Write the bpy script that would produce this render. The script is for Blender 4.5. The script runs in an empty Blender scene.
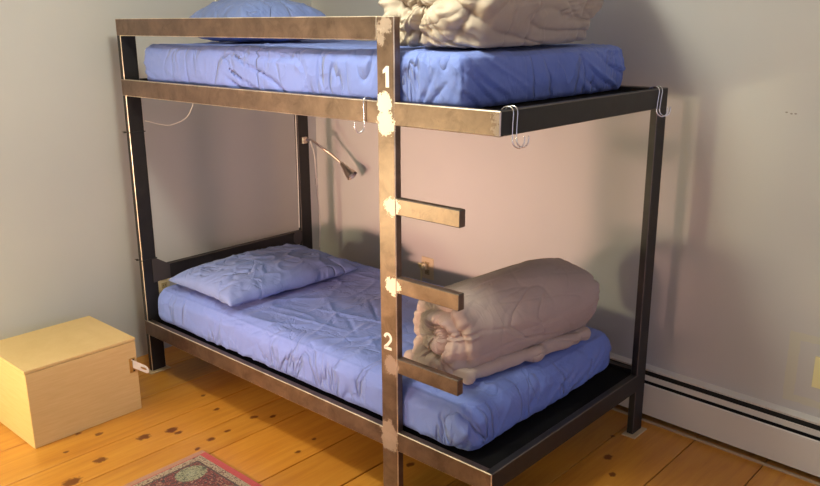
import bpy, bmesh, math, random
from mathutils import Vector, Matrix, noise
random.seed(4)
S = bpy.context.scene
COL = S.collection

# ------------------------------------------------------------------ camera
CX, CY, CZ = 3.58, -1.939, 1.7409
yaw, pt, ro, FPX = 0.736, -0.2694, -0.0048, 804.37
f = Vector((-math.sin(yaw)*math.cos(pt), math.cos(yaw)*math.cos(pt), math.sin(pt)))
r0 = Vector((math.cos(yaw), math.sin(yaw), 0)); u0 = r0.cross(f)
r = r0*math.cos(ro)+u0*math.sin(ro); u = -r0*math.sin(ro)+u0*math.cos(ro)
cd = bpy.data.cameras.new('camera'); cam = bpy.data.objects.new('camera', cd); COL.objects.link(cam)
cam.matrix_world = Matrix(((r.x, u.x, -f.x, CX), (r.y, u.y, -f.y, CY), (r.z, u.z, -f.z, CZ), (0, 0, 0, 1)))
cd.sensor_width = 36; cd.lens = FPX/820*36; cd.clip_start = .05
S.camera = cam

# ------------------------------------------------------------------ world, light, exposure
w = bpy.data.worlds.new('world'); S.world = w; w.use_nodes = True
w.node_tree.nodes['Background'].inputs[0].default_value = (.60, .63, .92, 1)
w.node_tree.nodes['Background'].inputs[1].default_value = .85
S.view_settings.view_transform = 'Standard'; S.view_settings.look = 'None'
S.view_settings.gamma = 1; S.view_settings.use_curve_mapping = False
S.view_settings.exposure = 0.46

def light(name, kind, loc, energy, col, target=None, **kw):
    d = bpy.data.lights.new(name, kind); d.energy = energy; d.color = col
    for k, v in kw.items(): setattr(d, k, v)
    o = bpy.data.objects.new(name, d); COL.objects.link(o); o.location = loc
    if target: o.rotation_euler = (Vector(target)-Vector(loc)).to_track_quat('-Z', 'Y').to_euler()
    return o
light('ceiling_light', 'POINT', (1.72, -.55, 2.46), 42, (1, 1, .80), shadow_soft_size=.12)
light('standing_light', 'AREA', (1.3, -2.75, .95), 7.6, (1, .57, .43), (.80, 1.35, .86), shape='ELLIPSE', size=.62, size_y=.28, spread=math.radians(46))
light('table_light', 'POINT', (.18, -2.0, .66), 52, (1, .93, .55), shadow_soft_size=.15)

# ------------------------------------------------------------------ helpers
def tag(o, label=None, cat=None, group=None, kind=None):
    if label: o['label'] = label
    if cat: o['category'] = cat
    if group: o['group'] = group
    if kind: o['kind'] = kind
    return o
def obj(name, bm, mat, parent=None, smooth=False):
    me = bpy.data.meshes.new(name)
    bm.normal_update(); bm.to_mesh(me); bm.free()
    for m in (mat if isinstance(mat, (list, tuple)) else [mat]): me.materials.append(m)
    if smooth:
        for p in me.polygons: p.use_smooth = True
    o = bpy.data.objects.new(name, me); COL.objects.link(o)
    if parent: o.parent = parent
    return o
def thing(name, label, cat, loc=(0, 0, 0), group=None):
    o = bpy.data.objects.new(name, None); COL.objects.link(o); o.location = loc
    o.empty_display_size = .1
    return tag(o, label, cat, group)
def kid(name, bm, mat, parent, smooth=False):
    """part whose mesh is given in world coordinates under an (unrotated) empty"""
    o = obj(name, bm, mat, parent, smooth)
    q = parent; off = Vector((0, 0, 0))
    while q: off += q.location; q = q.parent
    o.data.transform(Matrix.Translation(-off))
    return o
def add_box(bm, a, b, bevel=0, mi=0, edge_mi=None, seg=1, rot=None):
    lo = Vector([min(a[i], b[i]) for i in range(3)]); hi = Vector([max(a[i], b[i]) for i in range(3)])
    g = bmesh.ops.create_cube(bm, size=1); vs = g['verts']
    c = (lo+hi)/2; s = hi-lo
    for v in vs:
        v.co = Vector((v.co.x*s.x, v.co.y*s.y, v.co.z*s.z))
        if rot: v.co = rot @ v.co
        v.co += c
    fs = set(f for v in vs for f in v.link_faces)
    for f_ in fs: f_.material_index = mi
    if bevel:
        es = list(set(e for v in vs for e in v.link_edges))
        res = bmesh.ops.bevel(bm, geom=es, offset=bevel, segments=seg, affect='EDGES', profile=.5)
        if edge_mi is not None:
            for f_ in res['faces']: f_.material_index = edge_mi
def box(a, b, **k):
    bm = bmesh.new(); add_box(bm, a, b, **k); return bm
def add_tube(bm, pts, rad, n=8, cap=True):
    """tube through points; rad float or list"""
    pts = [Vector(p) for p in pts]; N = len(pts)
    rads = rad if isinstance(rad, (list, tuple)) else [rad]*N
    t = (pts[1]-pts[0]).normalized()
    up = Vector((0, 0, 1)) if abs(t.z) < .9 else Vector((1, 0, 0))
    nrm = t.cross(up).normalized(); rings = []
    for i, p in enumerate(pts):
        if i == 0: tt = pts[1]-pts[0]
        elif i == N-1: tt = pts[-1]-pts[-2]
        else: tt = pts[i+1]-pts[i-1]
        tt.normalize(); nrm = (nrm - tt*nrm.dot(tt)).normalized(); bn = tt.cross(nrm)
        rings.append([bm.verts.new(p+(nrm*math.cos(a)+bn*math.sin(a))*rads[i]) for a in [2*math.pi*k/n for k in range(n)]])
    for i in range(N-1):
        for k in range(n):
            bm.faces.new((rings[i][k], rings[i][(k+1) % n], rings[i+1][(k+1) % n], rings[i+1][k]))
    if cap:
        bm.faces.new(rings[0][::-1]); bm.faces.new(rings[-1])
def tube(pts, rad, n=8):
    bm = bmesh.new(); add_tube(bm, pts, rad, n); return bm
def spline(ctrl, m=10):
    c = [Vector(p) for p in ctrl]; c = [c[0]*2-c[1]]+c+[c[-1]*2-c[-2]]; out = []
    for i in range(1, len(c)-2):
        for k in range(m):
            t = k/m; a, b, d, e = c[i-1], c[i], c[i+1], c[i+2]
            out.append(.5*((2*b)+(d-a)*t+(2*a-5*b+4*d-e)*t*t+(3*b-a-3*d+e)*t**3))
    out.append(c[-2]); return out
def N3(x, y, z=0.0): return noise.noise(Vector((x, y, z)))
def ridge(x, y, z=0.0, p=3): return max(0.0, 1-abs(noise.noise(Vector((x, y, z))))*2.6)**p
def sstep(a, b, x):
    t = min(1, max(0, (x-a)/(b-a))); return t*t*(3-2*t)

# ------------------------------------------------------------------ materials
class M:
    def __init__(s, name, col=(.5, .5, .5), rough=.6, metal=0, **kw):
        s.m = bpy.data.materials.new(name); s.m.use_nodes = True; s.nt = s.m.node_tree; s.n = s.nt.nodes
        s.b = s.n['Principled BSDF']; s.set('Base Color', (*col, 1)); s.set('Roughness', rough); s.set('Metallic', metal)
        for k, v in kw.items(): s.set(k.replace('_', ' '), v)
        s.co = None
    def set(s, k, v): s.b.inputs[k].default_value = v
    def link(s, a, b): s.nt.links.new(a, b)
    def node(s, t, **kw):
        n = s.n.new(t)
        for k, v in kw.items(): setattr(n, k, v)
        return n
    def coord(s):
        if not s.co: s.co = s.node('ShaderNodeTexCoord').outputs['Object']
        return s.co
    def mapping(s, scale=(1, 1, 1), loc=(0, 0, 0), rot=(0, 0, 0)):
        m = s.node('ShaderNodeMapping'); m.inputs['Scale'].default_value = scale
        m.inputs['Location'].default_value = loc; m.inputs['Rotation'].default_value = rot
        s.link(s.coord(), m.inputs[0]); return m.outputs[0]
    def noise(s, scale=5, detail=4, vec=None, rough=.5, dist=0):
        n = s.node('ShaderNodeTexNoise'); n.inputs['Scale'].default_value = scale; n.inputs['Detail'].default_value = detail
        n.inputs['Roughness'].default_value = rough; n.inputs['Distortion'].default_value = dist
        s.link(vec or s.coord(), n.inputs['Vector']); return n.outputs['Fac']
    def ramp(s, fac, stops, interp='LINEAR'):
        r_ = s.node('ShaderNodeValToRGB'); cr = r_.color_ramp; cr.interpolation = interp
        while len(cr.elements) < len(stops): cr.elements.new(.5)
        for e, (p, c) in zip(cr.elements, stops): e.position = p; e.color = (*c, 1) if len(c) == 3 else c
        s.link(fac, r_.inputs[0]); return r_.outputs[0]
    def math(s, op, a, b=None, c=None, clamp=False):
        n = s.node('ShaderNodeMath', operation=op, use_clamp=clamp)
        for i, v in enumerate((a, b, c)):
            if v is None: continue
            if isinstance(v, (int, float)): n.inputs[i].default_value = v
            else: s.link(v, n.inputs[i])
        return n.outputs[0]
    def mix(s, fac, a, b, blend='MIX'):
        n = s.node('ShaderNodeMix', data_type='RGBA', blend_type=blend)
        for i, v in ((0, fac), (6, a), (7, b)):
            if isinstance(v, (int, float)): n.inputs[i].default_value = v
            elif isinstance(v, tuple): n.inputs[i].default_value = (*v, 1)
            else: s.link(v, n.inputs[i])
        return n.outputs[2]
    def color(s, o): s.link(o, s.b.inputs['Base Color'])
    def rough(s, o): s.link(o, s.b.inputs['Roughness'])
    def bump(s, h, strength=.3, dist=.01):
        n = s.node('ShaderNodeBump'); n.inputs['Strength'].default_value = strength; n.inputs['Distance'].default_value = dist
        s.link(h, n.inputs['Height']); s.link(n.outputs[0], s.b.inputs['Normal'])
    def sep(s, vec=None):
        n = s.node('ShaderNodeSeparateXYZ'); s.link(vec or s.coord(), n.inputs[0]); return n.outputs

# painted plaster walls
def wall_mat(name, frame=False):
    k = M(name, (.56, .555, .55), .62)
    n = k.noise(1.3, 3); c = k.ramp(n, [(.3, (.53, .525, .53)), (.7, (.585, .575, .565))])
    if frame:   # old yellowish paint left as a frame round the wall plate, and three little filler specks
        X, Y, Z = k.sep(); wob = k.math('MULTIPLY_ADD', k.noise(30, 2), .012, -.006)
        dx = k.math('ABSOLUTE', k.math('ADD', k.math('SUBTRACT', X, 2.848), wob)); dz = k.math('ABSOLUTE', k.math('ADD', k.math('SUBTRACT', Z, .42), wob))
        o_ = k.math('MAXIMUM', k.math('SUBTRACT', dx, .14), k.math('SUBTRACT', dz, .145))
        i_ = k.math('MAXIMUM', k.math('SUBTRACT', dx, .098), k.math('SUBTRACT', dz, .115))
        mk = k.math('MULTIPLY', k.math('LESS_THAN', o_, 0), k.math('GREATER_THAN', i_, 0))
        c = k.mix(k.math('MULTIPLY', mk, .6), c, (.60, .585, .46))
        for sx, sz in ((2.594, 1.405), (2.612, 1.401), (2.627, 1.402)):
            d = k.math('ADD', k.math('POWER', k.math('SUBTRACT', X, sx), 2), k.math('POWER', k.math('MULTIPLY', k.math('SUBTRACT', Z, sz), 1.8), 2))
            c = k.mix(k.math('LESS_THAN', d, .005**2), c, (.28, .25, .24))
    k.color(c); k.bump(k.noise(160, 3), .12, .002); return k.m
MW = wall_mat('wall_paint'); MWB = wall_mat('wall_paint_back', True)
MC = M('ceiling_paint', (.7, .69, .66), .8).m

# pine floor boards
def floor_mat():
    k = M('pine_boards', rough=.36)
    at = k.node('ShaderNodeAttribute', attribute_name='board').outputs['Fac']
    X, Y, Z = k.sep()
    cmb = k.node('ShaderNodeCombineXYZ'); k.link(X, cmb.inputs[0]); k.link(k.math('MULTIPLY', Y, .07), cmb.inputs[1]); k.link(k.math('MULTIPLY', at, 37), cmb.inputs[2])
    g = k.noise(38, 5, cmb.outputs[0], .6, .6)
    c = k.ramp(g, [(.25, (.52, .195, .024)), (.5, (.64, .28, .038)), (.75, (.72, .36, .06))])
    tint = k.ramp(at, [(0, (.86, .80, .74)), (.5, (1, 1, 1)), (1, (1.0, .93, .82))])
    c = k.mix(1.0, c, tint, 'MULTIPLY')
    big = k.noise(2.2, 2); c = k.mix(k.math('MULTIPLY', big, .35), c, (.48, .19, .03))
    knots = [(.639, -.268, .030), (.603, -.383, .032), (.68, -.262, .018), (.83, -.108, .016), (.838, -.200, .020), (.863, -.285, .015),
             (.813, .049, .022), (.87, .113, .018), (.64, -.605, .03), (.472, -.669, .012), (.713, -.759, .04), (.43, -.50, .02), (.36, -.56, .014),
             (2.191, .807, .024), (2.12, .98, .012), (2.27, .70, .018), (1.20, -.02, .014), (1.17, .10, .012), (1.62, .22, .02), (.62, -.02, .016), (.45, .02, .014), (2.55, .62, .02)]
    wob = k.math('MULTIPLY', k.noise(60, 3), 1.5)
    for x, y, rr in knots:
        d = k.math('SQRT', k.math('ADD', k.math('POWER', k.math('DIVIDE', k.math('SUBTRACT', X, x), rr*.72), 2), k.math('POWER', k.math('DIVIDE', k.math('SUBTRACT', Y, y), rr*1.0), 2)))
        d = k.math('ADD', d, k.math('SUBTRACT', wob, .75))
        mk = k.math('MULTIPLY', k.math('SUBTRACT', 1.15, d), 2.2, clamp=True)
        c = k.mix(k.math('MULTIPLY', mk, .88), c, (.13, .025, .006))
    k.color(c); k.rough(k.math('MULTIPLY_ADD', g, .15, .28)); k.bump(g, .08, .002)
    k.set('Coat Weight', .25); k.set('Coat Roughness', .25)
    return k.m
MF = floor_mat()
MGAP = M('board_gap', (.05, .018, .006), .9).m

# raw blackened steel with filler patches at the welds
PATCH = [(1.712, 1.478, .036, 0), (1.718, 1.412, .040, 0), (1.742, 1.133, .033, 0), (1.742, .847, .034, 0), (1.733, .545, .034, 1), (1.714, .276, .040, 1),
         (1.714, .235, .042, 1), (1.715, 1.725, .030, 2), (1.700, 1.690, .022, 2), (2.184, 1.466, .026, 2), (2.184, 1.425, .026, 2)]
def steel(name, base, rough, patches=False, metal=.8):
    k = M(name, base, rough, metal)
    n = k.noise(9, 5, k.mapping((1, 1, 1)), .65, .4); n2 = k.noise(60, 4, k.mapping((.25, 1, .25)))
    b = Vector(base)
    c = k.ramp(n, [(.28, tuple(b*.62)), (.52, tuple(b)), (.78, tuple(b*1.5))])
    c = k.mix(k.math('MULTIPLY', n2, .25), c, tuple(b*1.7))
    sc_ = k.ramp(k.noise(14, 6, None, .75, .8), [(.50, (0, 0, 0)), (.62, (1, 1, 1))]); c = k.mix(k.math('MULTIPLY', sc_, .32), c, tuple(b*.35))
    rg = k.math('MULTIPLY_ADD', n, .22, rough-.1)
    if patches:
        X, Y, Z = k.sep(); wob = k.math('MULTIPLY_ADD', k.noise(38, 5, None, .75), .10, -.05); front = k.math('LESS_THAN', Y, .004)
        met = None
        for px, pz, pr, t in PATCH:
            d = k.math('SQRT', k.math('ADD', k.math('POWER', k.math('SUBTRACT', X, px), 2), k.math('POWER', k.math('SUBTRACT', Z, pz), 2)))
            mk = k.math('MULTIPLY', k.math('LESS_THAN', k.math('ADD', d, wob), pr), front)
            c = k.mix(k.math('MULTIPLY', mk, (1, .8, .55)[t]), c, ((.90, .84, .66), (.36, .26, .21), (.46, .36, .29))[t])
            met = mk if met is None else k.math('MAXIMUM', met, mk)
        k.link(k.math('MULTIPLY_ADD', met, -metal, metal), k.b.inputs['Metallic'])
        rg = k.math('MULTIPLY_ADD', met, .25, rg)
    k.color(c); k.rough(rg); k.bump(n2, .06, .002)
    return k.m
MS = steel('blackened_steel', (.20, .136, .106), .37, True)
MSE = steel('worn_steel_edge', (.78, .68, .56), .38)
MSD = steel('black_steel_shaded', (.016, .014, .014), .48, metal=.1)  # darker copy of the black bed steel, side-face shade put into its colour
MSDE = steel('worn_dark_edge', (.12, .10, .09), .45, metal=.5)
MDECK = M('black_deck', (.006, .006, .007), .9, Specular_IOR_Level=.15).m
MNUM = M('white_number', (.9, .88, .82), .6).m

def cloth(name, c1, c2, fine=220, wr=6, wb=.0105, st1=(1, 1, .32), st2=(1, .8, .5), topk=.84):
    k = M(name, c1, .85); n = k.noise(3.5, 4); k.color(k.ramp(n, [(.3, c1), (.7, c2)]))
    k.set('Sheen Weight', .12); k.set('Sheen Roughness', .4)
    a = k.noise(fine, 2)
    def rg(vec, sc, pw, wd, dist):
        n_ = k.noise(sc, 3, vec, .45, dist)
        return k.math('POWER', k.math('SUBTRACT', 1, k.math('MULTIPLY', k.math('ABSOLUTE', k.math('SUBTRACT', n_, .5)), wd), clamp=True), pw)
    r1 = rg(k.mapping(st1, (0, 0, 0), (0, .35, 0)), wr, 3, 9, 1.0); r2 = rg(k.mapping(st2, (3, 1, 2), (0, -.5, .3)), wr*.8, 3, 8, 1.6)
    area = k.ramp(k.noise(3.2, 2), [(.40, (.05, .05, .05)), (.56, (1.5, 1.5, 1.5))])
    g_ = k.node('ShaderNodeNewGeometry').outputs['Normal']; nx_, ny_, nz_ = k.sep(g_)
    area = k.math('MULTIPLY', area, k.math('SUBTRACT', 1, k.math('MULTIPLY', k.math('ABSOLUTE', nz_), topk)))
    hgt = k.math('MULTIPLY', k.math('SUBTRACT', k.math('MULTIPLY', r2, .25), r1), area)
    hgt = k.math('ADD', hgt, k.math('MULTIPLY', k.noise(wr*1.3, 3, None, .5, .6), 1.2))
    k.bump(k.math('MULTIPLY_ADD', a, .03, hgt), 1.0, wb); return k.m
MSH = cloth('blue_sheet', (.155, .225, .60), (.175, .25, .64))
MPIL = cloth('blue_pillowcase', (.165, .23, .52), (.19, .26, .56), wb=.0075, topk=.45)
MDUV = cloth('taupe_duvet', (.44, .35, .32), (.485, .39, .355), wr=4, wb=.0042, topk=.2, st1=(1, .5, 1), st2=(1, 1, 1))
MDUV2 = cloth('cream_duvet', (.45, .375, .30), (.50, .42, .35), wr=4, wb=.0042, topk=.2, st1=(1, .5, 1), st2=(1, 1, 1))

def ply_mat():
    k = M('plywood', rough=.5); v = k.mapping((1.2, 1.2, 18)); g = k.noise(7, 5, v, .6, .3)
    k.color(k.ramp(g, [(.3, (.68, .47, .205)), (.7, (.75, .54, .26))])); k.bump(g, .05, .002); return k.m
MPLY = ply_mat()
MPLYE = M('plywood_edge', (.50, .32, .13), .7).m
MWM = M('white_metal', (.85, .82, .76), .4, .1).m
MBR = M('brass', (.6, .42, .16), .4, .9).m
MBLK = M('black_plastic', (.015, .013, .012), .5).m
MCORD = M('white_cord', (.82, .78, .72), .5).m
MWIRE = M('wire', (.80, .80, .82), .22, 1).m
MHEAT = M('heater_enamel', (.70, .68, .65), .45).m
MGAPB = M('heater_slot_shade', (.01, .01, .01), .8).m
MIV = M('ivory_plastic', (.70, .60, .40), .45).m
MIVD = M('ivory_plastic_dark', (.42, .33, .18), .5).m
MCRM = M('cream_plastic', (.80, .74, .42), .45).m
MLAMP = M('brushed_nickel', (.62, .50, .42), .3, 1).m
MPAD = M('felt_pad', (.55, .42, .26), .9).m
MWOOD = M('trim_wood', (.42, .30, .20), .6).m

# ------------------------------------------------------------------ the room
XL, YB, XR, YF, ZC = -.205, 1.27, 6.2, -3.4, 2.6
# the bed stands a touch askew: the back wall and all that hangs on it turn by 2.6 degrees against it
TURN = Matrix.Translation((2.15, YB, 0)) @ Matrix.Rotation(-math.atan(.045), 4, 'Z') @ Matrix.Translation((-2.15, -YB, 0))
def turn(o): o.matrix_world = TURN @ Matrix.Translation(o.location); return o
def struct(name, bm, mat): return tag(obj(name, bm, mat), kind='structure')
xs = [-.215, .02, .265, .545, .752, .935, 1.267, 1.522, 1.83, 2.12, 2.40, 2.69]
while xs[-1] < XR: xs.append(xs[-1]+random.choice((.22, .26, .29)))
bm = bmesh.new(); lay = bm.faces.layers.float.new('board')
for a, b in zip(xs, xs[1:]):
    gap = .0022 if abs(a-1.522) > .01 else .0045
    n0 = len(bm.faces); add_box(bm, (a+gap, YF, -.03), (b-.0022, YB+.16, 0), bevel=.0015)
    bm.faces.ensure_lookup_table(); v = random.random()
    for f_ in bm.faces[n0:]: f_[lay] = v
add_box(bm, (-.2, YF-.05, -.08), (XR, YB+.2, -.028), mi=1)
struct('floor', bm, [MF, MGAP])
struct('wall_left', box((XL-.1, YF, 0), (XL, YB+.25, ZC)), MW)
turn(struct('wall_back', box((XL-.1, YB, -.04), (XR, YB+.1, ZC)), MWB))
struct('wall_front', box((XL-.1, YF-.1, 0), (XR, YF, ZC)), MW)
struct('ceiling', box((XL-.1, YF-.1, ZC), (XR, YB+.25, ZC+.1)), MC)

# ------------------------------------------------------------------ baseboard heater
t = thing('baseboard_heater', 'long white metal baseboard radiator with dark slots, running along the back wall', 'radiator', (1.0, YB, 0))
HX0, HX1 = .3, 5.9
def strip(prof, x0, x1):
    bm = bmesh.new(); A = [bm.verts.new((x0, y, z)) for y, z in prof]; B = [bm.verts.new((x1, y, z)) for y, z in prof]; n = len(prof)
    for i in range(n): bm.faces.new((A[i], A[(i+1) % n], B[(i+1) % n], B[i]))
    bm.faces.new(A[::-1]); bm.faces.new(B); bmesh.ops.recalc_face_normals(bm, faces=bm.faces); return bm
kid('back_plate', strip([(YB, .03), (YB-.006, .03), (YB-.006, .224), (YB-.034, .224), (YB-.036, .232), (YB, .240)], HX0, HX1), MHEAT, t)
kid('slot_shade', box((HX0+.01, YB-.034, .035), (HX1-.01, YB-.006, .223)), MGAPB, t)  # solid black fill standing in for the shade inside the slots
kid('damper_blade', strip([(YB-.0475, .183), (YB-.0475, .206), (YB-.043, .207), (YB-.043, .185)], HX0, HX1), MHEAT, t)
kid('front_panel', strip([(YB-.068, .030), (YB-.064, .030), (YB-.064, .166), (YB-.060, .168), (YB-.060, .174), (YB-.068, .171)], HX0, HX1), MHEAT, t)
turn(t)
turn(struct('trim_1', strip([(YB-.070, 0), (YB-.080, 0), (YB-.080, .005), (YB-.077, .008), (YB-.070, .009)], XL+.4, XR), MWOOD))

# ------------------------------------------------------------------ bunk bed
L, W, ZT, ZU, ZL, H, T = 2.185, 1.113, 1.757, 1.484, .2835, .0762, .030
XLD, WL = 1.680, .079
bed = thing('bunk_bed', 'dark welded steel bunk bed frame numbered 1 and 2, standing against the back wall', 'bunk bed')
st, dk = [MS, MSE], [MSD, MSDE]
def bar(name, a, b, m=None, parent=bed):
    return kid(name, box(a, b, bevel=.0028, edge_mi=1), m or st, parent)
Z0 = .006
bar('corner_post', (0, .0005, Z0), (T, .08, ZT), [MSD, MSE])
bar('corner_post', (0, W-.08, Z0), (T, W, ZU), dk)
bar('corner_post', (L-T, W-.08, Z0), (L, W, ZU), dk)
lad = bar('ladder_post', (XLD, -.001, Z0), (XLD+WL, T, ZT-.001))
bar('guard_rail', (T*.0, 0, ZT-H), (XLD, T-.002, ZT))
bar('side_rail', (0, -.0005, ZU-H), (L, T, ZU))
bar('side_rail', (0, -.0005, ZL-H), (L, T, ZL))
bar('side_rail', (T, W-T, ZU-H), (L-T, W-.001, ZU), dk)
bar('side_rail', (T, W-T, ZL-H), (L-T, W-.001, ZL), dk)
bar('foot_rail', (L-T, .0005, ZU-H+.0005), (L+.0005, W+.0005, ZU+.0005), dk)
bar('foot_rail', (L-T, .0005, ZL-H+.0005), (L+.0005, W-.01, ZL+.0005), dk)
bar('head_rail', (.001, .08, ZU-H), (T-.001, W-.08, ZU-.001), dk)
bar('head_rail', (.001, .08, ZL-H), (T-.001, W-.08, ZL-.001), dk)
bar('head_rail', (.001, .075, .475), (T-.001, W-.075, .555), dk)
for zt_ in (1.163, .882, .578):
    bar('rung', (XLD+WL-.002, 0, zt_-.058), (2.037, T, zt_), [MS, MSDE])
for p in bed.children:      # rung end caps are open, dark
    pass
def gusset(pts, y_or_x, th, axis):
    bm = bmesh.new(); A = []
    for d_ in (0, th):
        A.append([bm.verts.new((y_or_x+d_, a, b) if axis == 0 else (a, y_or_x+d_, b)) for a, b in pts])
    bm.faces.new(A[0]); bm.faces.new(A[1][::-1]); n = len(pts)
    for i in range(n): bm.faces.new((A[0][i], A[0][(i+1) % n], A[1][(i+1) % n], A[1][i]))
    bmesh.ops.recalc_face_normals(bm, faces=bm.faces); return bm
MGUS = M('grey_weld_plate', (.075, .065, .065), .5, .3).m
kid('gusset_plate', gusset([(.055, .475), (.055, .60), (.075, .60), (.15, .553), (.15, .48)], T, .003, 0), MGUS, bed)
kid('gusset_plate', gusset([(1.0+.035*math.cos(math.pi*(k+.5)/4), .52+.045*math.sin(math.pi*(k+.5)/4)) for k in range(8)], T, .003, 0), MGUS, bed)
kid('deck_panel', box((T, T, ZL-.03), (L-T, W-T, ZL-.018)), MDECK, bed)
kid('deck_panel', box((T, T, ZU-.03), (L-T, W-T, ZU-.018)), MDECK, bed)
# numbers
def flat(poly, y0, y1):
    bm = bmesh.new(); A = [bm.verts.new((x, y0, z)) for x, z in poly]; B = [bm.verts.new((x, y1, z)) for x, z in poly]; n = len(poly)
    bm.faces.new(A); bm.faces.new(B[::-1])
    for i in range(n): bm.faces.new((A[i], A[(i+1) % n], B[(i+1) % n], B[i]))
    bmesh.ops.recalc_face_normals(bm, faces=bm.faces); bmesh.ops.triangulate(bm, faces=bm.faces); return bm
one = [(-.2, .30), (.02, .5), (.2, .5), (.2, -.5), (-.02, -.5), (-.02, .22), (-.2, .14)]
def stroke_poly(pts, wd):
    left, right = [], []
    P = [Vector((*p, 0)) for p in pts]
    for i, p in enumerate(P):
        d = (P[min(i+1, len(P)-1)]-P[max(i-1, 0)]).normalized(); nn = Vector((-d.y, d.x, 0))
        left.append((p+nn*wd/2)[:2]); right.append((p-nn*wd/2)[:2])
    return left+right[::-1]
c2 = [(-.24+.0, .20)]+[(.0+.23*math.cos(a), .18+.24*math.sin(a)) for a in [math.radians(v) for v in range(160, -50, -15)]]+[(.0, -.18), (-.24, -.38)]
two = stroke_poly(c2, .17); s_ = .066
kid('number_one', flat([(1.722+x*s_*1.05, 1.565+z*s_*1.05) for x, z in one], -.0020, -.0009), MNUM, lad)
bm = flat([(1.716+x*s_*.98, .634+z*s_) for x, z in two], -.0020, -.0009)
add_box(bm, (1.716-.30*s_*.98, -.0020, .634-.5*s_), (1.716+.28*s_*.98, -.0009, .634-.33*s_))
kid('number_two', bm, MNUM, lad)

# pads under the posts
for (x, y, lab) in ((0.0, .0, 'thin tan pad under the bed post beside the plywood box'), (L-T, W-.08, 'thin tan pad under the rear foot-end bed post near the radiator'),
                    (0.0, W-.08, None), (XLD, 0, None)):
    if lab: tag(obj('floor_pad', box((x-.012, y-.02, 0), (x+.05, y+.095, .0055), bevel=.001), MPAD), lab, 'pad', 'pads under the bed posts')

# ------------------------------------------------------------------ mattresses
def rounded_box(lo, hi, r_, step, disp, ymin=None):
    lo, hi = Vector(lo), Vector(hi); c = (lo+hi)/2; h = (hi-lo)/2
    bm = bmesh.new(); n = [max(2, int(2*h[i]/step)) for i in range(3)]
    cache = {}
    def vert(i, j, k):
        key = (i, j, k)
        if key in cache: return cache[key]
        p = Vector((-h.x+2*h.x*i/n[0], -h.y+2*h.y*j/n[1], -h.z+2*h.z*k/n[2]))
        q = Vector([max(-(h[a]-r_), min(h[a]-r_, p[a])) for a in range(3)])
        d = p-q; nn = d.normalized() if d.length > 1e-9 else Vector((0, 0, 1))
        P = c+q+nn*r_; P = P+nn*disp(P, nn)
        if ymin: P = Vector((min(max(P.x, .0345), 2.150), min(max(P.y, ymin), 1.080), max(P.z, lo.z)))
        cache[key] = bm.verts.new(P); return cache[key]
    for k in (0, n[2]):
        for i in range(n[0]):
            for j in range(n[1]):
                q = [vert(i, j, k), vert(i+1, j, k), vert(i+1, j+1, k), vert(i, j+1, k)]
                bm.faces.new(q if k else q[::-1])
    for j in (0, n[1]):
        for i in range(n[0]):
            for k in range(n[2]):
                q = [vert(i, j, k), vert(i+1, j, k), vert(i+1, j, k+1), vert(i, j, k+1)]
                bm.faces.new(q[::-1] if j else q)
    for i in (0, n[0]):
        for j in range(n[1]):
            for k in range(n[2]):
                q = [vert(i, j, k), vert(i, j+1, k), vert(i, j+1, k+1), vert(i, j, k+1)]
                bm.faces.new(q if i else q[::-1])
    return bm
def seg_d(p, a, b, n):
    w_ = Vector((1-.85*abs(n.x), 1-.85*abs(n.y), 1-.85*abs(n.z))); a, b, p = Vector(a)*w_, Vector(b)*w_, p*w_; ab = b-a; t = max(0, min(1, (p-a).dot(ab)/ab.dot(ab))); return (p-a-ab*t).length, t
def sheet_disp(lo, hi, seed, creases=()):
    lo, hi = Vector(lo), Vector(hi)
    def d(P, n):
        z = (P.z-lo.z)/(hi.z-lo.z); x = P.x; y = P.y; o = 0
        side = 1-abs(n.z)
        # belly of the sides, wavy tucked hem
        o += side*(.012*math.sin(math.pi*z)) - side*.012*(1-sstep(0, .25, z))*(0.6+.8*N3(x*5, y*5, seed))
        along = x if abs(n.y) > abs(n.x) else y
        sl = N3(along*1.6, seed, 3)*6
        v = along*7+z*sl
        dens = sstep(-.15, .35, N3(along*2.2, seed*3.1, 1))
        o += side*(.25+dens)*1.5*(.008*ridge(v*1.6, z*.5, seed, 2) - .011*ridge(v*1.1+5, z*.4, seed+9, 6))*(1.15-.6*z)
        o += side*.004*N3(along*9, z*1.2, seed)
        top = max(0, n.z)
        o += top*(.005*N3(x*2.5, y*2.5, seed)+.0055*ridge(x*2.2+y*1.2, y*4.5-x*2, seed+2, 6)+.0045*ridge(x*6, y*1.8, seed+5, 7))
        if n.z < 0: o += .030*(-n.z)*side
        # welt along the top edge
        if z > .8 and side > .25:
            o += .0025*math.exp(-((z-.90)/.02)**2)
        for a, b, wd, dp in creases:
            if (a[1] < .13 and n.x > .55) or (a[1] >= .13 and n.y < -.6): continue
            if (P-Vector(a)).length > .6 and (P-Vector(b)).length > .6: continue
            q, t_ = seg_d(P, a, b, n)
            if q < wd*3: o += 1.25*dp*math.exp(-(q/wd)**2)*math.sin(math.pi*min(1, max(0.06, t_*.9+.08)))
        return o
    return d
lo, hi = (.05, .042, ZL-.0165), (2.06, 1.045, .465)
cz = lo[2]
cr = [((1.90, .09, .33), (1.96-.03*i, .20+.05*i, .47), .007, .010) for i in range(2)]
cr += [((1.84-.10*i, .085, .29), (1.74-.22*i, .12+.09*i, .465), .009, (-1)**i*.009) for i in range(5)]
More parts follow.
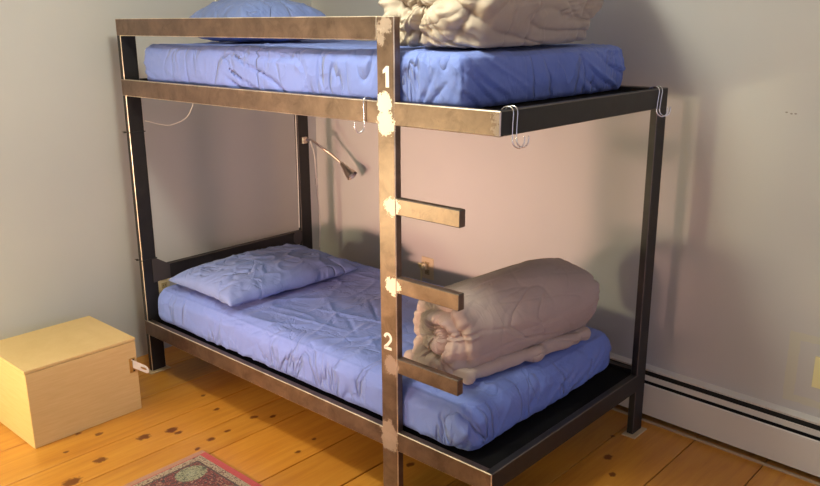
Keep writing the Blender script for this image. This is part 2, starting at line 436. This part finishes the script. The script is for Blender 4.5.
cr += [((1.93, .09, .28), (1.99, .28, .465), .008, -.010), ((2.02, .15, .29), (2.0, .32, .46), .010, .008), ((2.03, .32, .29), (2.02, .5, .44), .012, -.006),
       ((.36, .09, .30), (.30, .10, .45), .006, -.012), ((.20, .09, .30), (.14, .10, .44), .008, -.008), ((.27, .09, .36), (.10, .12, .46), .007, .008),
       ((1.30, .085, .30), (1.22, .40, .465), .010, .010), ((1.36, .085, .31), (1.36, .30, .47), .008, -.010), ((1.1, .085, .30), (1.02, .12, .40), .008, -.008),
       ((1.46, .085, .33), (1.55, .25, .47), .009, .010), ((.9, .35, .465), (1.35, .45, .465), .008, .006), ((1.0, .62, .465), (1.3, .38, .465), .007, -.005), ((.8, .2, .465), (1.25, .26, .465), .006, .005)]
lm = obj('mattress', rounded_box(lo, hi, .068, .0078, sheet_disp(lo, hi, 1.7, cr), .0325), MSH, smooth=True)
tag(lm, 'mattress with a creased blue fitted sheet on the lower bunk', 'mattress')
lo, hi = (.15, .042, ZU-.0165), (2.01, 1.075, 1.643)
cr = [((1.80+.012*i, .06, 1.475), (1.80+.038*i, .065, 1.635-.010*i), .0085, (-1)**i*.010) for i in range(6)]
cr += [((1.78, .06, 1.475), (1.70, .06, 1.62), .009, -.010), ((1.97, .06, 1.49), (2.0, .06, 1.60), .008, -.007)]
cr += [((1.66, .07, 1.56), (1.80, .07, 1.48), .006, -.008), ((.50, .07, 1.48), (.50, .07, 1.60), .006, -.016), ((.47, .07, 1.50), (.30, .07, 1.60), .006, .008),
       ((.9, .07, 1.50), (.76, .08, 1.62), .007, -.010), ((.98, .07, 1.49), (.84, .08, 1.61), .006, .008), ((1.26, .07, 1.50), (1.26, .08, 1.63), .005, -.010),
       ((1.5, .07, 1.5), (1.42, .08, 1.63), .006, -.009), ((1.62, .07, 1.62), (1.5, .07, 1.54), .006, .009)]
um = obj('mattress', rounded_box(lo, hi, .035, .0078, sheet_disp(lo, hi, 6.3, cr), .0325), MSH, smooth=True)
tag(um, 'mattress with a blue fitted sheet on the upper bunk', 'mattress')

# ------------------------------------------------------------------ pillows
def pillow(cx, cy, z0, sx, sy, th, rotz, seed, tilt=(0, 0)):
    bm = bmesh.new(); n, m = 84, 100; C_, S_ = math.cos(rotz), math.sin(rotz)
    def P(u_, v_, s):
        e = max(0, 1-abs(u_)**2.6)*max(0, 1-abs(v_)**2.6)
        pin = 1-.07*(1-abs(u_)**2)*abs(v_)**3
        pin2 = 1-.06*(1-abs(v_)**2)*abs(u_)**3
        x = u_*sx/2*pin2; y = v_*sy/2*pin
        h = th*(e**.42)
        wr = .010*N3(u_*2+seed, v_*2, s)+.006*ridge(u_*3+v_*1.5+seed, v_*3-u_, seed, 4)-.006*ridge(u_*2-v_*4, u_*3+seed, seed+4, 5)
        cor = min(1, (u_*u_)*(v_*v_)*2.2)
        wr += .006*cor*math.sin(math.atan2(v_, u_)*22+seed)
        z = (h*(.68 if s > 0 else .32))*s+wr*min(1, e*4+.15)
        z += .32*th - .0*e
        if s < 0: z = max(z, 0.004)
        x += .006*N3(v_*5, seed, 2); y += .006*N3(u_*5, seed, 7)
        X = cx+x*C_-y*S_; Y = cy+x*S_+y*C_
        return Vector((X, Y, z0+z+tilt[0]*u_+tilt[1]*v_))
    G = {}
    for s in (1, -1):
        for i in range(n+1):
            for j in range(m+1):
                edge = i in (0, n) or j in (0, m)
                if s < 0 and edge: G[s, i, j] = G[1, i, j]; continue
                G[s, i, j] = bm.verts.new(P(2*i/n-1, 2*j/m-1, s))
    for s in (1, -1):
        for i in range(n):
            for j in range(m):
                q = [G[s, i, j], G[s, i+1, j], G[s, i+1, j+1], G[s, i, j+1]]
                bm.faces.new(q if s > 0 else q[::-1])
    return bm
tag(obj('pillow', pillow(.445, .435, .471, .54, .78, .135, -.03, 2.2), MPIL, smooth=True), 'rumpled blue pillow lying at the head of the lower bunk', 'pillow')
tag(obj('pillow', pillow(.47, .46, 1.648, .50, .54, .195, -.05, 7.4), MPIL, smooth=True), 'blue pillow at the head of the upper bunk, showing above the guard rail', 'pillow')

# ------------------------------------------------------------------ rolled duvets
def puff(p, k=1.0):
    d, _ = noise.voronoi(p); return min(1.0, max(0.0, (d[1]-d[0])*k))**.5
def duvet(A, B, RX, RZ, seed, sp, grooves=.030, lumps=.010, pucker=.009, er=.075, hand=1, taper=.10, dens=1.0, lump_side=.55, crease=1, radial=0):
    """rolled quilt: a soft fat roll from A to B (points on the mattress below the end centres), spiral layers showing in its ends"""
    A, B = Vector(A), Vector(B); ax = (B-A); Ln = ax.length; ax.normalize()
    ex = Vector((ax.y, -ax.x, 0)).normalized(); R = (RX+RZ)/2
    NP, NC, NE, NSD = 300, 46, 16, 130
    path = []   # (radius share, axial position, normal radial, normal axial, kind)
    for i in range(1, NC+1): path.append(((R-er)/R*i/NC, 0, 0, -1))
    for i in range(1, NE+1): a = math.pi/2*i/NE; path.append(((R-er+er*math.sin(a))/R, er-er*math.cos(a), math.sin(a), -math.cos(a)))
    for i in range(1, NSD): path.append((1, er+(Ln-2*er)*i/NSD, 1, 0))
    for i in range(NE+1): a = math.pi/2*i/NE; path.append(((R-er+er*math.cos(a))/R, Ln-er+er*math.sin(a), math.cos(a), math.sin(a)))
    for i in range(NC-1, 0, -1): path.append(((R-er)/R*i/NC, Ln, 0, 1))
    def place(rho, t, nr, na, phi):
        c, s_ = math.cos(phi), math.sin(phi); e = min(t, Ln-t); back = t > Ln/2
        P0 = Vector((c*rho*R, s_*rho*R, t))
        o = 0; face = abs(na)
        ph = rho*R/sp - hand*phi/(2*math.pi) + .35*N3(c*1.2+seed, s_*1.2, rho*2) + .25
        g = abs(math.sin(math.pi*ph))**.55
        o += face*grooves*(g-.75)*(1 if rho > .12 else .6)
        o += face*radial*(abs(math.sin(phi*2.5+1.6*N3(c*1.1, s_*1.1+rho, seed+50)+1.5*rho))**.4-.75)*sstep(.05, .5, rho)
        o += face*.018*N3(P0.x*9, P0.y*9, seed)
        # lumps with sharp valleys between them
        q = Vector((P0.x*7*dens+seed, P0.y*7*dens, t*2.6*dens)); q += Vector((N3(q.y, q.z, 3), N3(q.x, q.z, 9), N3(q.x, q.y, 5)))*.7
        o += lumps*(puff(q, 2.2)-.7)*(1 if face > .3 else lump_side)
        side = abs(nr)
        # gathered stitching along the quilt's edge
        o += pucker*(.25 if back else 1)*math.exp(-((e-er*.45)/.045)**2)*math.sin(phi*23+5*N3(c*2, s_*2, seed+4))*(.4+.6*max(0, N3(c*2, s_*2, seed+8)*2+.4))
        o += pucker*.7*face*math.sin((rho*R*150)+8*N3(c*3, s_*3, seed))*max(0, N3(c*2.4+4, s_*2.4, seed)*2)
        # long creases running round and along the roll
        o += side*crease*(-.010*ridge(t*2.2+1.2*N3(c, s_, seed), c*2.6+seed, s_*2.6, 8)-.009*ridge(t*6+c*.8, s_*.9, seed+c*.9, 7)+.006*ridge(t*3.3, c, s_+seed, 3))
        o += .022*N3(c*.9+seed, s_*.9, t*2.4)
        sl = 1-taper*abs(2*t/Ln-1)**2.5
        s_ = s_ if s_ > 0 else -min(1, -s_*1.3)**1.0 if rho > .3 else s_
        x = (c*rho*RX+c*nr*o)*sl; z = (s_*rho*RZ+s_*nr*o)*sl+RZ*sl
        y = t+na*o+.02*N3(c*1.3*rho, s_*1.3*rho, seed+30)*face
        # heavy: the underside lies flat on the sheet and spreads
        m_ = .045
        if z < m_: x *= 1+.10*(1-max(0, z)/m_); z = m_*math.exp((z-m_)/m_)*.92 if z > -.3 else 0
        return A+ax*y+ex*x+Vector((0, 0, z+.001))
    bm = bmesh.new(); rings = []
    for rho, t, nr, na in path:
        rings.append([bm.verts.new(place(rho, t, nr, na, 2*math.pi*k/NP)) for k in range(NP)])
    for a, b in zip(rings, rings[1:]):
        for k in range(NP): bm.faces.new((a[k], b[k], b[(k+1) % NP], a[(k+1) % NP]))
    for rg, t, na in ((rings[0], 0, -1), (rings[-1], Ln, 1)):
        c = bm.verts.new(sum((v.co for v in rg), Vector())/NP)
        for k in range(NP): bm.faces.new((c, rg[k], rg[(k+1) % NP]) if na < 0 else (c, rg[(k+1) % NP], rg[k]))
    bmesh.ops.recalc_face_normals(bm, faces=bm.faces)
    return bm
bm = duvet((1.785, .17, .476), (1.91, .945, .476), .180, .160, 3.3, .085, hand=-1, lump_side=.05, crease=.28, grooves=.045, lumps=.022, pucker=.006)
# loose end of the quilt lying out from under the roll
def flap_disp(P, n):
    t = P.y
    return .012*N3(P.x*6, t*6, 4)+.016*abs(n.x)*N3(t*4, 2, 9)+(abs(n.x)+max(0, -n.y))*.006*math.sin(t*48+7*N3(t*5, 1, 2))-.006*ridge(P.x*4, t*5, 7, 5)+.020*abs(n.x)*N3(t*9, 5, 1)
b2 = rounded_box((1.66, .15, .476), (1.965, .845, .526), .027, .009, flap_disp)
for v in b2.verts: v.co.x += (v.co.y-.2)*.17
m2 = bpy.data.meshes.new('loose_end'); b2.to_mesh(m2); b2.free(); bm.from_mesh(m2); bpy.data.meshes.remove(m2)
d1 = obj('duvet', bm, MDUV, smooth=True)
tag(d1, 'taupe duvet rolled up at the foot of the lower bunk', 'duvet')
d2 = obj('duvet', duvet((1.80, .085, 1.642), (1.765, .95, 1.642), .245, .20, 8.1, .105, grooves=.034, lumps=.030, pucker=.012, er=.09, dens=.75, lump_side=.25, radial=.075), MDUV2, smooth=True)
tag(d2, 'cream duvet bundled into a roll on the upper bunk', 'duvet')

# ------------------------------------------------------------------ plywood box
BX0, BX1, BY0, BY1, BH = -.082, .347, -.744, -.246, .354
t = thing('plywood_box', 'pale plywood box with a white latch plate, on the floor against the left wall', 'box', (.13, -.49, 0))
kid('body', box((BX0, BY0, 0), (BX1, BY1, BH-.0155), bevel=.001), MPLY, t)
kid('lid', box((BX0-.001, BY0-.002, BH-.0125), (BX1+.002, BY1+.002, BH), bevel=.0015), MPLY, t)
kid('front_board', box((BX1-.001, BY0+.001, .001), (BX1+.0035, BY1-.001, BH-.016), bevel=.001), MPLY, t)
lt = bmesh.new()
pts2 = []
def plate(bm, c, ux, uy, nn, a, b, th, rad, hole=None):
    pass
# latch: slotted plate reaching out past the corner, hinged on a little brass knuckle
bm = bmesh.new()
x0 = BX1+.006; outl = []
ya, yb, za, zb = BY1-.030, BY1+.040, .218, .258
cx_, cy_ = yb-.014, (za+zb)/2
for k in range(9): a = -math.pi/2+math.pi*k/8; outl.append((cx_+.014*math.cos(a), cy_+.019*math.sin(a)))
outl = [(ya, za)]+outl+[(ya, zb)]
A_ = []
def tw(y, z, x): return Vector((x+(y-ya)*.30, y, z-(y-ya)*.75))
hole = [(yb-.030+.013*0, cy_)]
hl = [(cx_-.008+.014*math.cos(2*math.pi*k/11), cy_+.0055*math.sin(2*math.pi*k/11)) for k in range(11)]
for xx in (x0, x0+.003):
    A_.append(([bm.verts.new(tw(y, z, xx)) for y, z in outl], [bm.verts.new(tw(y, z, xx)) for y, z in hl]))
for (o_, h_) in A_:
    es = []
    for lp in (o_, h_):
        for i in range(len(lp)): es.append(bm.edges.new((lp[i], lp[(i+1) % len(lp)])))
    bmesh.ops.triangle_fill(bm, use_beauty=True, edges=es)
for w_ in (0, 1):
    a_, b_ = A_[0][w_], A_[1][w_]
    for i in range(len(a_)): bm.faces.new((a_[i], a_[(i+1) % len(a_)], b_[(i+1) % len(b_)], b_[i]))
bmesh.ops.recalc_face_normals(bm, faces=bm.faces)
kid('latch_plate', bm, MWM, t)
kid('hinge_leaf', box((BX1+.003, BY1-.040, .192), (BX1+.006, BY1-.012, .262), bevel=.001), MBR, t)
bm = bmesh.new(); add_tube(bm, [(BX1+.008, BY1-.03, .195), (BX1+.008, BY1-.03, .252)], .004, 10)
kid('hinge_pin', bm, MBR, t)
for z in (.200, .254):
    kid('screw', tube([(BX1+.005, BY1-.020, z), (BX1+.0075, BY1-.020, z)], .0035, 10), MBLK, t)

# ------------------------------------------------------------------ rug
def rug_mat():
    k = M('woven_rug', rough=.95); X, Y, Z = k.sep()
    x0_, y1_ = .895, -.283
    dx = k.math('SUBTRACT', X, x0_); dy = k.math('SUBTRACT', y1_, Y)
    d = k.math('MINIMUM', dx, dy)
    pix = k.noise(95, 3, None, .85); v = k.node('ShaderNodeTexVoronoi'); v.inputs['Scale'].default_value = 34; k.link(k.coord(), v.inputs['Vector'])
    speck = k.ramp(pix, [(.36, (.05, .035, .04)), (.45, (.30, .05, .05)), (.52, (.52, .44, .32)), (.62, (.60, .53, .40))], 'CONSTANT')
    band = k.ramp(pix, [(.36, (.12, .05, .05)), (.45, (.36, .24, .17)), (.50, (.46, .38, .28)), (.57, (.16, .12, .09))], 'CONSTANT')
    field = k.ramp(pix, [(.36, (.02, .018, .03)), (.46, (.17, .018, .025)), (.56, (.22, .03, .035)), (.60, (.34, .27, .2))], 'CONSTANT')
    # medallions
    mx = k.math('SUBTRACT', k.math('MODULO', dx, .22), .125); my = k.math('SUBTRACT', k.math('MODULO', dy, .26), .135)
    md = k.math('SQRT', k.math('ADD', k.math('POWER', mx, 2), k.math('POWER', k.math('MULTIPLY', my, .8), 2)))
    med = k.math('LESS_THAN', k.math('ADD', md, k.math('MULTIPLY', pix, .03)), .068)
    med2 = k.math('LESS_THAN', k.math('ADD', md, k.math('MULTIPLY', pix, .03)), .036)
    c = k.mix(med, field, k.ramp(pix, [(.4, (.06, .06, .05)), (.46, (.18, .20, .13)), (.51, (.38, .37, .25)), (.58, (.14, .12, .08))], 'CONSTANT'))
    c = k.mix(k.math('MULTIPLY', med2, .25), c, (.4, .4, .3))
    c = k.mix(k.math('LESS_THAN', d, .062), c, band)
    c = k.mix(k.math('LESS_THAN', d, .030), c, k.mix(k.math('MULTIPLY', pix, .6), (.50, .045, .06), (.34, .05, .05)))
    c = k.mix(k.math('MULTIPLY', k.math('LESS_THAN', dx, .026), .75), c, (.42, .25, .16))
    c = k.mix(k.math('LESS_THAN', k.math('ABSOLUTE', k.math('SUBTRACT', d, .064)), .004), c, (.07, .035, .04))
    k.color(c); k.bump(k.noise(320, 2), .5, .004); k.set('Sheen Weight', .2); return k.m
bm = bmesh.new(); add_box(bm, (.895, -1.75, .0), (1.78, -.283, .007), bevel=.002, seg=2)
tag(obj('rug', bm, rug_mat()), 'red and beige patterned woven rug on the floorboards in front of the bed', 'rug')

# ------------------------------------------------------------------ wire hooks
def bump_hook(name, lab, base, du, dn, drop, curl, gap=.03, tilt=0, group='wire hooks on the upper rails', top_t=.032):
    """double-strand wire hook over a rail; du = along the rail, dn = outward"""
    t_ = thing(name, lab, 'hook', base, group)
    du, dn = Vector(du), Vector(dn); up = Vector((0, 0, 1)); b = Vector(base)
    bm = bmesh.new(); R_ = .0022
    def strand(o):
        q = []
        q.append(b+du*o-dn*(top_t+.007)-up*.045)
        q.append(b+du*o-dn*(top_t+.007)-up*.006)
        q.append(b+du*o-dn*(top_t*.75)+up*.0075)
        q.append(b+du*o-dn*.005+up*.0075)
        q.append(b+du*(o+tilt*.1)+dn*.0045-up*.006)
        q.append(b+du*(o+tilt*.5)+dn*.0035-up*drop*.5)
        q.append(b+du*(o+tilt)+dn*.0035-up*drop)
        q.append(b+du*(o+tilt+curl*.15)+dn*.008-up*(drop+.016))
        q.append(b+du*(o+tilt+curl*.5)+dn*.02-up*(drop+.024))
        q.append(b+du*(o+tilt+curl*.9)+dn*.03-up*(drop+.014))
        q.append(b+du*(o+tilt+curl)+dn*.032-up*(drop-.012))
        return spline(q, 6)
    for o in ((0, gap) if gap else (0,)): add_tube(bm, strand(o), R_, 8)
    kid('wire', bm, MWIRE, t_, True)
    return t_
bump_hook('wire_hook', 'double bent wire hook over the near corner of the upper foot rail', (L+.0035, .052, ZU+.0005), (0, 1, 0), (1, 0, 0), .090, .024, gap=.022, tilt=.0)
bump_hook('wire_hook', 'double bent wire hook over the far end of the upper foot rail', (L+.0035, 1.02, ZU+.0005), (0, 1, 0), (1, 0, 0), .080, .034, gap=.025, tilt=-.01)
bump_hook('wire_hook', 'single bent wire hook over the front upper rail left of the ladder post', (1.622, -.003, ZU), (-1, 0, 0), (0, -1, 0), .085, .018, gap=0)

# ------------------------------------------------------------------ reading lamp on the rear head-end post
LB = Vector((T+.002, 1.075, 1.085))
t = thing('reading_lamp', 'small nickel gooseneck reading lamp clamped to the rear head-end bed post', 'lamp', tuple(LB))
kid('clamp', box(LB+Vector((-.002, -.022, -.02)), LB+Vector((.016, .014, .018)), bevel=.003, seg=2), MLAMP, t)
hp0 = Vector((.187, 1.215, .950)); hp1 = Vector((.271, 1.222, .882))
neck = spline([LB+Vector((.012, 0, 0)), LB+Vector((.03, .03, -.004)), (.083, 1.16, 1.037), (.142, 1.195, .988), hp0], 10)
kid('gooseneck', tube(neck, .0072, 10), MLAMP, t, True)
dv = (hp1-hp0).normalized()
prof = [(0, .007), (.004, .012), (.02, .013), (.03, .014), (.034, .017), (.06, .023), (.085, .030), (.108, .034)]
bm = bmesh.new(); add_tube(bm, [hp0+dv*a for a, _ in prof], [b for _, b in prof], 24, cap=False)
add_tube(bm, [hp0+dv*.108, hp0+dv*.106, hp0+dv*.06, hp0+dv*.03], [.034, .032, .021, .004], 24, cap=False)
hd = kid('lamp_head', bm, MLAMP, t, True)
bm = bmesh.new(); add_tube(bm, [hp0+dv*.06, hp0+dv*.08, hp0+dv*.098, hp0+dv*.103], [.012, .018, .016, .004], 16)
kid('bulb', bm, M('frosted_bulb', (.8, .76, .7), .3).m, hd, True)
cb = spline([LB+Vector((.045, .01, -.003)), (.045, 1.14, .98), (.005, 1.18, .824), (-.005, 1.2, .671), (.0, 1.2, .55), (-.01, 1.2, .409)], 10)
kid('cord', tube(cb, .0042, 8), MCORD, t, True)
sw = Vector((.005, 1.18, .824))
kid('switch', box(sw+Vector((-.008, -.008, -.026)), sw+Vector((.008, .006, .022)), bevel=.004, seg=2), MCORD, t)

# cords
def cord(lab, pts, rad=.003, mat=MCORD, name='power_cord', cat='cord'):
    return tag(obj(name, tube(spline(pts, 10), rad, 8), mat, smooth=True), lab, cat)
cord('white cord hanging straight down the rear head-end bed post', [(.024, W-.085, ZU-.09), (.022, W-.085, 1.2), (.020, W-.085, .9), (.016, W-.085, .66), (.014, W-.085, .57)], .0035)
cord('thin white cord drooping below the upper head rail near the front post', [(.14, .32, ZU-.04), (.08, .30, 1.30), (.052, .22, 1.255), (.040, .16, 1.262), (.034, .085, 1.285)], .0026)
cord('thin pale cord running up the left wall behind the upper pillow', [(XL+.004, .696, 1.45), (XL+.004, .696, 1.9), (XL+.004, .693, 2.59)], .0045)
# cable ties
for z, lab in ((1.235, 'black cable tie round the front head-end post, just below the upper rail'), (.60, 'black cable tie round the front head-end post at the lower head rail')):
    bm = bmesh.new()
    add_box(bm, (-.0035, -.003, z-.0022), (T+.0035, 0, z+.0022)); add_box(bm, (-.0035, .0805, z-.0022), (T+.0035, .083, z+.0022))
    add_box(bm, (-.0035, -.003, z-.0022), (-.0005, .083, z+.0022)); add_box(bm, (T+.0005, -.003, z-.0022), (T+.0035, .083, z+.0022))
    add_box(bm, (-.012, -.008, z-.004), (0, -.001, z+.004)); add_box(bm, (-.028, -.006, z-.0012), (-.010, -.004, z+.0012))
    tag(obj('cable_tie', bm, MBLK), lab, 'cable tie', 'cable ties on the head-end post')

# ------------------------------------------------------------------ outlets
def outlet(lab, c, nrm_, m1, m2, w_=.07, h_=.114, round_=False, plugged=False):
    t_ = thing('wall_outlet', lab, 'outlet', c)
    c = Vector(c); n_ = Vector(nrm_); tx = Vector((0, 0, 1)).cross(n_)
    def bx(u0_, u1_, v0, v1, d0, d1, bev=.001):
        a = c+tx*u0_+Vector((0, 0, v0))+n_*d0; b = c+tx*u1_+Vector((0, 0, v1))+n_*d1
        return box(a, b, bevel=bev, seg=2)
    kid('cover_plate', bx(-w_/2, w_/2, -h_/2, h_/2, 0, .006, .002), m1, t_)
    for v in ((-.022, .022) if not round_ else (0,)):
        s_k = kid('socket', bx(-.017, .017, v-.015, v+.015, .006, .009, .001), m2, t_)
        bm = bmesh.new()
        for du_ in (-.006, .006):
            a = c+tx*(du_-.0012)+Vector((0, 0, v-.004))+n_*.0085; b = c+tx*(du_+.0012)+Vector((0, 0, v+.005))+n_*.0096
            add_box(bm, a, b)
        kid('slot', bm, MBLK, s_k)
    return t_
outlet('ivory wall outlet on the left wall beside the head of the lower mattress', (XL, .242, .385), (1, 0, 0), MIV, MIVD, .07, .115)
turn(outlet('ivory wall outlet with a plug in it, on the back wall behind the ladder rungs', (.751, YB, .401), (0, -1, 0), MIV, MIVD, .09, .125))
dX, dZ = -.052, -.03
t = thing('plug', 'pale plug and cord in the outlet behind the ladder', 'plug', (.79+dX, YB-.02, .44+dZ))
kid('plug_body', box((.775+dX, YB-.032, .425+dZ), (.81+dX, YB-.0098, .462+dZ), bevel=.006, seg=3), MIV, t)
kid('cord', tube(spline([(x+dX, YB+y, z+dZ) for x, y, z in ((.79, -.031, .45), (.778, -.045, .462), (.764, -.035, .452), (.760, -.015, .42), (.762, -.012, .34), (.764, -.012, .25))], 8), .0045, 8), MCRM, t, True)
turn(t)
t = thing('wall_switch', 'cream wall plate with a switch at the right edge, inside a frame of old paint', 'switch', (2.845, YB, .425))
kid('cover_plate', box((2.811, YB-.006, .360), (2.885, YB, .488), bevel=.002, seg=2), MCRM, t)
kid('toggle', box((2.840, YB-.016, .415), (2.850, YB-.006, .435), bevel=.002), MCRM, t)
turn(t)
